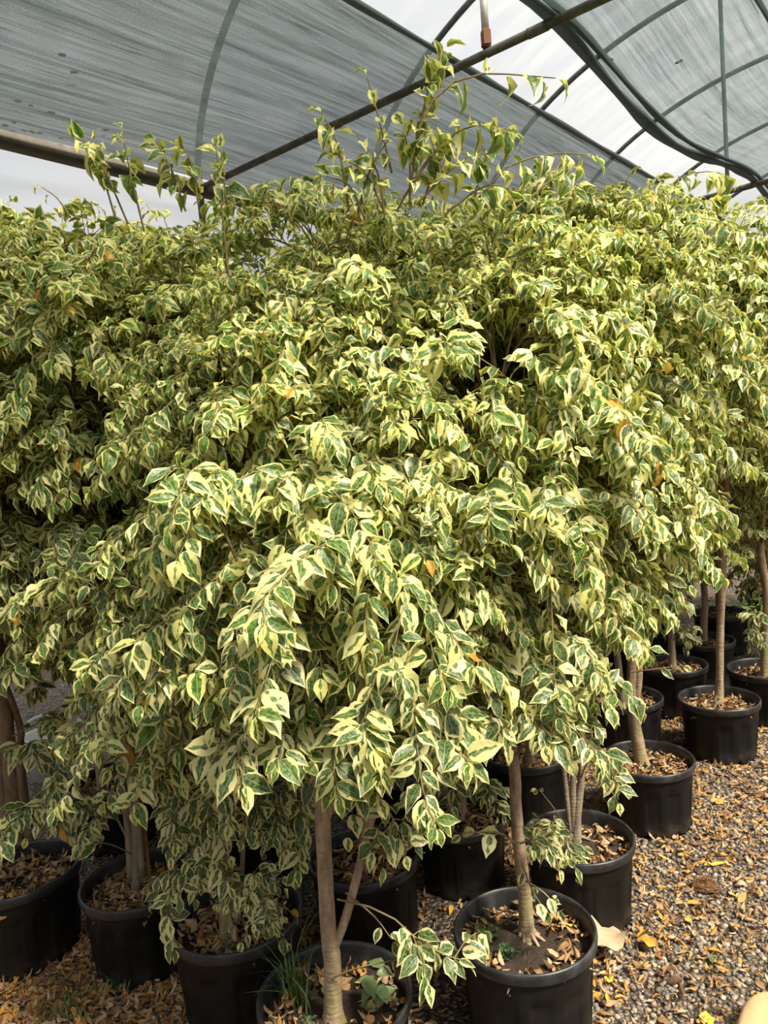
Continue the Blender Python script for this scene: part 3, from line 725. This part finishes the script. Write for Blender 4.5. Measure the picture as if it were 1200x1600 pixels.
# pebbles of the path
r = np.random.default_rng(5)
ico = bpy.data.meshes.new('i')
import bmesh
bm_ = bmesh.new(); bmesh.ops.create_icosphere(bm_, subdivisions=1, radius=1.0); bm_.to_mesh(ico); bm_.free()
IV = np.array([v.co[:] for v in ico.vertices]); IF = np.array([p.vertices[:] for p in ico.polygons])
P = np.vstack([uniform(26000, .25, 3.2, 1.75, 4.6, r), uniform(4000, -1.3, -.3, 1.75, 2.5, r)])
al = P @ AX; pp = P @ PX
P = free(P[((pp > -1.35) | (P[:, 0] < 0)) & (pp < .7)], .165)
n = len(P)
sc = r.uniform(.004, .0098, (n, 1)) * r.uniform(.7, 1.3, (n, 3)) * np.array([1.15, 1.15, .75])
an = r.uniform(0, 2 * PI, n); v = IV[None] * sc[:, None] * (1 + r.normal(0, .13, (n, len(IV), 1)))
V = np.stack([v[..., 0] * np.cos(an)[:, None] - v[..., 1] * np.sin(an)[:, None], v[..., 0] * np.sin(an)[:, None] + v[..., 1] * np.cos(an)[:, None], v[..., 2]], -1) + P[:, None] + np.array([0, 0, .002])
r1 = np.repeat(r.random(n), len(IV))
tag(link('gravel', mesh_np('gravel', V.reshape(-1, 3), (IF[None] + (np.arange(n) * len(IV))[:, None, None]).reshape(-1, 3), {'p_rnd': np.stack([r1, r1], -1)}), M['pebble']),
    'grey and tan gravel covering the path and the ground between pots', 'gravel', None, 'stuff')

# fallen leaves: 300 nearest in view as objects, the rest as one
r = np.random.default_rng(9)
cand = np.vstack([uniform(1500, .25, 3.0, 1.75, 4.4, r), uniform(1100, -1.5, -.2, 1.75, 2.6, r), uniform(700, -.3, .6, 1.9, 3.2, r)])
al = cand @ AX; pp = cand @ PX
keep = (pp < .6) & (r.random(len(cand)) < np.where(cand[:, 0] < -.2, 1., np.clip(.95 - (pp + 1.05) * .9, .28, 1.)))
cand = free(cand[keep], .20)
v = cand - CC; zc_ = v @ CF; sx = 600 + FPX * (v @ CR) / zc_; sy = 800 - FPX * (v @ CU) / zc_
inv = (sx > 5) & (sx < 1195) & (sy > 1000) & (sy < 1592) & ((sx > 925) | (sx < 292))
vis = cand[inv]; order = np.argsort(np.linalg.norm(vis - CC, axis=1))
sel = vis[order[:300]]; rest = vis[order[300:]]
DRY = [dry_mesh('fallen_leaf', np.zeros((1, 3)), np.random.default_rng(300 + i), tilt=.35, yellow=.07, orange=.2) for i in range(26)]
for d in DRY:
    d.materials.append(M['dry'])
    co = np.zeros(len(d.vertices) * 3, np.float32); d.vertices.foreach_get('co', co); co = co.reshape(-1, 3)
    co -= np.array([co[:, 0].mean(), co[:, 1].mean(), co[:, 2].min()]); d.vertices.foreach_set('co', co.ravel())
for i, p in enumerate(sel):
    o = link('fallen_leaf', DRY[i % len(DRY)])
    o.location = (p[0], p[1], .007); o.rotation_euler.z = r.uniform(0, 2 * PI); o.scale = (r.uniform(.75, 1.15),) * 3
    tag(o, 'small curled dry brown to orange fallen leaf lying on gravel', 'leaf', 'dry leaves scattered on the gravel')
more = np.vstack([rest, cand[~inv], free(uniform(8000, -1.7, 3.0, 1.75, 5.2, r), .17)])
more = more[(more @ PX) < np.where(more[:, 1] > 0, -.1, .6)]
dens = free(uniform(8500, -1.6, -.2, 1.7, 2.7, r), .17)
pathl = free(uniform(8500, .3, 2.9, 1.75, 4.4, r), .17); q = pathl @ PX
pathl = pathl[(q < .6) & (r.random(len(pathl)) < np.clip(.9 - (q + 1.05) * .95, .18, 1.))]
more = np.vstack([more, dens, pathl]); more[:, 2] = r.uniform(.006, .022, len(more))
lt = link('leaf_litter', dry_mesh('leaf_litter', more, r, tilt=.5, yellow=.02, orange=.26, lmin=.018, lmax=.046), M['dry'])
tag(lt, 'dense litter of dry brown leaves over the gravel and between pots', 'dead leaves', None, 'stuff')

def big_leaf(name, px, L, W, mat, label, cat, yaw, bend=.5, wave=.14, fold=.25, z=.02, r1=.5):
    p = at_z(px[0], px[1], 0)
    V, F, uv, rn = leaf_arrays(np.zeros((1, 3)), np.array([[math.cos(yaw), math.sin(yaw), .12]]), np.array([[.05, -.1, 1.]]), np.array([L]), np.array([W]), 'near',
                               np.array([bend]), np.array([fold]), np.array([wave]), np.array([r1]), np.array([.3]))
    V = V - np.array([*V[:, :2].mean(0), V[:, 2].min()])
    o = link(name, mesh_np(name, V, F, {'p_uv': uv, 'p_rnd': rn}), M[mat]); o.location = (p[0], p[1], z * .5)
    return tag(o, label, cat)
big_leaf('fallen_leaf', (957, 1490), .19, .12, 'pale_leaf', 'large pale tan dead leaf lying beside the second path pot', 'leaf', .75, .9, .34, .35, .03)
big_leaf('fallen_leaf', (1010, 1482), .075, .055, 'dry', 'broad yellow-orange fallen leaf just right of the large pale leaf', 'leaf', 2.2, .6, .2, .3, .03, .93)
big_leaf('fallen_leaf', (1124, 1354), .07, .022, 'dry', 'bright yellow narrow fallen leaf alone on the gravel near the fibrous clump', 'leaf', .1, .2, .05, .3, .02, .99)
big_leaf('fallen_leaf', (1086, 1417), .06, .026, 'dry', 'amber folded fallen leaf just below the fibrous clump', 'leaf', -.2, .3, .05, .5, .02, .9)
big_leaf('fallen_leaf', (1104, 1597), .06, .04, 'dry', 'rounded bright yellow fallen leaf at the lower edge near the tan stone', 'leaf', 1.2, .2, .05, .2, .02, 1.)
big_leaf('fallen_leaf', (952, 1533), .04, .03, 'dry', 'small lemon yellow fallen leaf below the large pale leaf', 'leaf', 1.2, .2, .05, .2, .02, 1.)

# fibrous clump, stone, grass, sprout
r = np.random.default_rng(21)
n = 130; d = norm(r.normal(0, 1, (n, 3)) * np.array([1, 1, .5])); d[:, 2] = np.abs(d[:, 2])
s_ = norm(np.cross(d, r.normal(0, 1, (n, 3))))
t = np.linspace(-1.0, 1.0, 6)[None, :, None]
q = .042 * (d[:, None] * np.cos(t) + s_[:, None] * np.sin(t)) * r.uniform(.55, 1.1, (n, 1, 1)) * np.array([1.1, 1., .75]); q[..., 2] = np.abs(q[..., 2]) + .006
V, F = tubes(q, np.full((n, 6), .0009), 3)
o = link('fibre_clump', mesh_np('fibre_clump', V, F), M['fibre']); p = at_z(1102, 1390, 0); o.location = (p[0], p[1], .004)
tag(o, 'matted clump of brown root fibre lying on the gravel path', 'fibre clump')
bm_ = bmesh.new(); bmesh.ops.create_icosphere(bm_, subdivisions=4, radius=1.0)
from mathutils import noise as mn
for v_ in bm_.verts:
    k = 1 + .10 * mn.noise(v_.co * 1.6) + .025 * mn.noise(v_.co * 6)
    c_ = v_.co; e_ = [math.copysign(abs(c_[i]) ** .72, c_[i]) for i in range(3)]
    v_.co = Vector((e_[0] * .16 * k, e_[1] * .125 * k, e_[2] * .055 * k))
for f_ in bm_.faces: f_.smooth = True
me = bpy.data.meshes.new('stone'); bm_.to_mesh(me); bm_.free()
o = link('stone', me, M['stone']); p = at_z(1235, 1640, .02); o.location = (p[0], p[1], .04); o.rotation_euler.z = .9
tag(o, 'smooth tan sandstone block in the corner of the gravel path', 'stone')
for px, n_, h_, sp, lb in [((182, 1548), 60, .075, .022, 'small green grass tuft growing in front of the bundled-stem pot'), ((100, 1592), 90, .065, .05, 'low green grass patch in the litter at the lower left corner')]:
    o = link('grass_tuft', grass_mesh(n_, h_, sp, int(px[0])), M['grass']); p = at_z(*px, 0); o.location = (p[0], p[1], .0); tag(o, lb, 'grass', None)
o = link('weed_sprout', weed_mesh(9, .02, .01, .015, 44), M['weed']); p = at_z(1114, 1508, 0); o.location = (p[0], p[1], 0); tag(o, 'tiny green weed sprout alone in the gravel path', 'weed')
o = link('weed_clump', weed_mesh(150, .07, .42, .24, 45), M['lime']); p = at_z(1168, 985, 0); o.location = (p[0], p[1], 0); o.scale = (1.1, .8, 1.1); tag(o, 'lime green weeds on the ground behind the slender straight trunk', 'weeds')

# ------------------------------------------------------------------ polytunnel
EAVE, APEX_P, HALF, RISE, EZ = -4.34, -1.62, 2.72, 1.68, 3.60
def arch(th): return APEX_P - HALF * math.cos(th), EZ + RISE * math.sin(th)
A0, A1 = -4.0, 17.0
def sheet(name, fn, nu, nv, mat, kind=None):
    u = np.linspace(0, 1, nu); v = np.linspace(0, 1, nv)
    V = []; UV = []
    for b in v:
        for a in u:
            p_, uv_ = fn(a, b); V.append(p_); UV.append(uv_)
    me = mesh_np(name, np.array(V), grid_faces(1, nv, nu), {'UVMap': np.array(UV)})
    return link(name, me, mat, None, kind)
def film(off):
    def fn(a, b):
        th = PI * a; p_, z = arch(th); al_ = A0 + (A1 - A0) * b
        z += .012 * math.sin(al_ * 7 + a * 9) + .03
        return tun(al_, p_ + off, z), (a * 7., al_)
    return fn
sheet('ceiling', film(0), 40, 70, M['film'], 'structure')
o = sheet('ceiling', film(2 * HALF), 24, 30, M['film'], 'structure')
# side wall of cloudy film, its foot rolled clear of the ground
def wall(a, b):
    z = .62 + (EZ - .02 - .62) * a; al_ = A0 + (A1 - A0) * b
    return tun(al_, EAVE - .10 + .025 * math.sin(z * 5 + al_ * .8) + .012 * math.sin(z * 17 + al_), z), (al_ * .5, z)
sheet('wall_left', wall, 36, 80, M['wall_film'], 'structure')
# gutter along the eave
def gutter():
    pr = [(-.06, .06), (-.06, -.02), (-.045, -.04), (.045, -.04), (.06, -.02), (.06, .03), (.05, .03), (.05, -.02), (-.05, -.02), (-.05, .06)]
    V = np.concatenate([np.array([tun(al_, EAVE + a, EZ + z) for a, z in pr]) for al_ in np.linspace(A0, A1, 30)])
    return mesh_np('gutter', V, grid_faces(1, 30, len(pr)), None, False)
tag(link('gutter', gutter(), M['gutter']), 'long dirt-streaked brown eaves gutter above the cloudy side film', 'gutter')

HOOPS = [(-1.85, None), (-.10, None), (1.65, None), (3.40, 'arch hoop nearest, seen curving down through the grey shade cloth on the left'), (5.15, 'arch hoop second nearest, rising behind the tallest leaf shoots'),
         (6.90, 'arch hoop meeting the green cloth hem left of the hanging branch tip'), (8.65, 'arch hoop crossing the white film gap toward the middle of the green cloth'),
         (10.40, 'arch hoop crossing low under the green cloth at the photo edge'), (12.15, 'farthest arch hoop, short curved line beside the far end of the hem')]
for al_, lb in HOOPS:
    if lb is None: continue
    pts = [tun(al_, *arch(PI * k / 24)) for k in range(25)]
    pts = [tun(al_, EAVE + .02, 2.2)] + pts
    o = link('roof_hoop', tube_mesh('roof_hoop', pts, [.024] * len(pts), 10, 60), M['pipe']); tag(o, lb, 'roof hoop', 'steel arch hoops of the greenhouse roof')
for al_, lb in [(3.40, 'thick horizontal tie pipe crossing the roof behind the tallest shoots'), (6.90, 'far horizontal tie pipe under the low end of the green cloth')]:
    pts = [tun(al_, EAVE + .05, EZ + .0), tun(al_, -2.2, EZ), tun(al_, 1.0, EZ)]
    o = link('tie_pipe', tube_mesh('tie_pipe', pts, [.0215] * 3, 12), M['tie']); tag(o, lb, 'roof pipe', 'horizontal tie pipes')
    for k in (-3.05, -1.72, -.3):
        c_ = link('joint_sleeve', tube_mesh('joint_sleeve', [tun(al_, k - .05, EZ), tun(al_, k + .05, EZ)], [.0245, .0245], 12), M['tie'], o)
root = bpy.data.objects.new('hanger_post', None); COL.objects.link(root); root.location = tun(3.40, -2.0, EZ)
tag(root, 'short pale vertical post standing on the tie pipe, rusty foot', 'roof post')
link('post', tube_mesh('post', [(0, 0, .10), (0, 0, .8), (0, 0, 1.66)], [.019] * 3, 10), M['pale'], root)
bm_ = bmesh.new(); bmesh.ops.create_cube(bm_, size=1.0); bmesh.ops.scale(bm_, vec=(.045, .055, .085), verts=bm_.verts); bmesh.ops.translate(bm_, vec=(0, 0, .07), verts=bm_.verts); bmesh.ops.bevel(bm_, geom=bm_.edges[:], offset=.008, segments=2, affect='EDGES')
me = bpy.data.meshes.new('bracket'); bm_.to_mesh(me); bm_.free(); link('bracket', me, M['rust'], root)['label'] = 'rusty bracket at the foot'
o = link('hanger_rod', tube_mesh('hanger_rod', [tun(6.9, -1.86, EZ + .02), tun(6.9, -1.86, EZ + 1.0), tun(6.9, -1.86, EZ + 1.66)], [.017] * 3, 8), M['pipe'])
tag(o, 'thin vertical rod seen through the green shade cloth', 'roof post')

# shade cloths lie on the tie pipes as horizontal curtains
L0, L1 = EAVE + .08, -2.2
def net_l(a, b):
    al_ = -3.5 + 17.5 * b; p_ = L0 + (L1 - L0) * a
    ph = (al_ - 3.4) / 3.5
    z = EZ + .045 - .05 * math.sin(PI * ph) ** 2 * math.sin(PI * min(1, a * .9 + .1)) + .010 * math.sin(p_ * 23 + 1.3 * math.sin(al_ * .7)) + .006 * math.sin(p_ * 61 + al_ * .4)
    return tun(al_, p_, z), (p_, al_)
nl = sheet('shade_cloth', net_l, 60, 110, M['net_left'])
tag(nl, 'grey shade cloth stretched flat from the gutter to the roof gap', 'shade cloth')
R0_, R1_ = -1.66, -.30
SAG = lambda al_: .20 * math.sin(PI * (((al_ - 3.4) / 3.5) % 1.0) ** .78) ** 2
def net_r(a, b):
    al_ = -3.5 + 17.5 * b; p_ = R0_ + (R1_ - R0_) * a
    z = EZ + .05 - SAG(al_) * (1 - .55 * a) + .022 * math.sin(p_ * 9 + .8 * math.sin(al_ * .9)) * (.4 + a) + .008 * math.sin(p_ * 34 + al_)
    return tun(al_, p_, z), (p_, al_)
nr = sheet('shade_cloth', net_r, 60, 110, M['net_right'])
tag(nr, 'green shade cloth sagging between tie pipes beyond the white roof gap', 'shade cloth')
def hem(par, p_, rad, zf, label, wob=.0, n=60):
    pts = []
    for al_ in np.linspace(-3.5, 14, n):
        pts.append(tun(al_, p_ + wob * math.sin(al_ * 1.7), zf(al_)))
    o = link('hem', tube_mesh('hem', pts, [rad * (1 + .25 * math.sin(i * 1.9)) for i in range(n)], 8, n * 2, .05), M['hem'], par)
    if label: o['label'] = label
hem(nl, L1, .016, lambda a: EZ + .045, 'darker rolled hem')
hem(nr, R0_, .026, lambda a: EZ + .045 - SAG(a), 'darker bunched hem', .008)
hem(nr, R0_ + .055, .016, lambda a: EZ + .055 - SAG(a) * .97, 'darker bunched hem', .02)
hem(nr, R0_ + .75, .014, lambda a: EZ + .05 - SAG(a) * .8, None, .03)
hem(nr, R0_ + 1.45, .010, lambda a: EZ + .05 - SAG(a) * .7, None, .05)
# dirt clods and debris lying on the cloth by the gutter
r = np.random.default_rng(31)
for px in [(8, 196), (38, 204), (50, 206), (62, 208), (95, 216), (116, 113), (97, 86), (28, 158), (22, 191), (165, 203), (48, 165), (80, 176), (1058, 98), (1064, 95), (955, 93)]:
    d = _ray(*px); p = CC + d * ((EZ + .058) - CAMH) / d[2]
    bm_ = bmesh.new(); bmesh.ops.create_icosphere(bm_, subdivisions=2, radius=1.0)
    s3 = (r.uniform(.010, .022), r.uniform(.006, .011), r.uniform(.005, .009))
    for v_ in bm_.verts: v_.co = Vector([v_.co[i] * s3[i] * (1 + .35 * mn.noise(v_.co * 2.3 + Vector(p))) for i in range(3)])
    me = bpy.data.meshes.new('dirt_clod'); bm_.to_mesh(me); bm_.free()
    o = link('dirt_clod', me, M['dirt']); o.location = p; o.rotation_euler.z = .7 + r.normal(0, .3)
    tag(o, 'small dark clod of debris lying on the shade cloth', 'debris', 'debris on the shade cloths')

# white bucket outside the open foot of the film wall
root = bpy.data.objects.new('bucket', None); COL.objects.link(root); p = at_z(78, 1212, 0); root.location = (p[0], p[1], 0)
tag(root, 'white plastic bucket with raised handle in sun beyond the left trunks', 'bucket')
S = 40; th = np.linspace(0, 2 * PI, S, endpoint=False)
pf = [(0, .0), (0, .09), (.22, .115), (.225, .125), (.25, .128), (.252, .12), (.24, .112), (.02, .085), (.02, 0)]
link('body', mesh_np('body', np.concatenate([np.stack([rr * np.cos(th), rr * np.sin(th), np.full(S, zz)], -1) for zz, rr in pf]), grid_faces(1, len(pf), S, True)), M['white'], root)
link('handle', tube_mesh('handle', [(.128 * math.cos(k), 0, .235 + .12 * math.sin(k)) for k in np.linspace(0, PI, 13)], [.007] * 13, 8), M['white'], root).rotation_euler.z = .3

# ------------------------------------------------------------------ light
W = bpy.data.worlds.new('world'); SC.world = W; W.use_nodes = True
nt = W.node_tree; nt.nodes.clear()
wo = nt.nodes.new('ShaderNodeOutputWorld'); bg = nt.nodes.new('ShaderNodeBackground')
tc = nt.nodes.new('ShaderNodeTexCoord'); nz = nt.nodes.new('ShaderNodeTexNoise'); nz.inputs['Scale'].default_value = 2.2; nz.inputs['Detail'].default_value = 4
rp = nt.nodes.new('ShaderNodeValToRGB'); rp.color_ramp.elements[0].color = (.70, .74, .80, 1); rp.color_ramp.elements[1].color = (1, .99, .97, 1)
rp.color_ramp.elements[0].position = .35; rp.color_ramp.elements[1].position = .62
nt.links.new(tc.outputs['Generated'], nz.inputs['Vector']); nt.links.new(nz.outputs[0], rp.inputs[0]); sx_ = nt.nodes.new('ShaderNodeSeparateXYZ'); mr_ = nt.nodes.new('ShaderNodeMapRange'); mx_ = nt.nodes.new('ShaderNodeMix'); mx_.data_type = 'RGBA'
mr_.inputs[1].default_value = .10; mr_.inputs[2].default_value = .30        # dark band added low in the sky to cut ambient light from the sides
mx_.inputs[6].default_value = (.045, .05, .035, 1)
nt.links.new(tc.outputs['Generated'], sx_.inputs[0]); nt.links.new(sx_.outputs[2], mr_.inputs[0]); nt.links.new(mr_.outputs[0], mx_.inputs[0]); nt.links.new(rp.outputs[0], mx_.inputs[7])
nt.links.new(mx_.outputs[2], bg.inputs[0]); nt.links.new(bg.outputs[0], wo.inputs[0])
bg.inputs[1].default_value = .64
sd = bpy.data.lights.new('sun', 'SUN'); sd.energy = 8.0; sd.angle = math.radians(11); sd.color = (1., .90, .70)
so = bpy.data.objects.new('sun', sd); COL.objects.link(so)
so.rotation_euler = Vector((-.76, .65, -1.35)).to_track_quat('-Z', 'Y').to_euler()

vs = SC.view_settings
SC.display_settings.display_device = 'sRGB'; vs.view_transform = 'Standard'; vs.look = 'None'; vs.gamma = 1.0; vs.use_curve_mapping = False; vs.exposure = 0.58
cy = SC.cycles
cy.max_bounces = 7; cy.diffuse_bounces = 4; cy.glossy_bounces = 2; cy.transmission_bounces = 4; cy.transparent_max_bounces = 12
cy.use_denoising = True; cy.caustics_reflective = False; cy.caustics_refractive = False
cy.sample_clamp_indirect = 4.0
print('leaves', sum(n for k, t, n in TREES))

import gc
gc.collect()
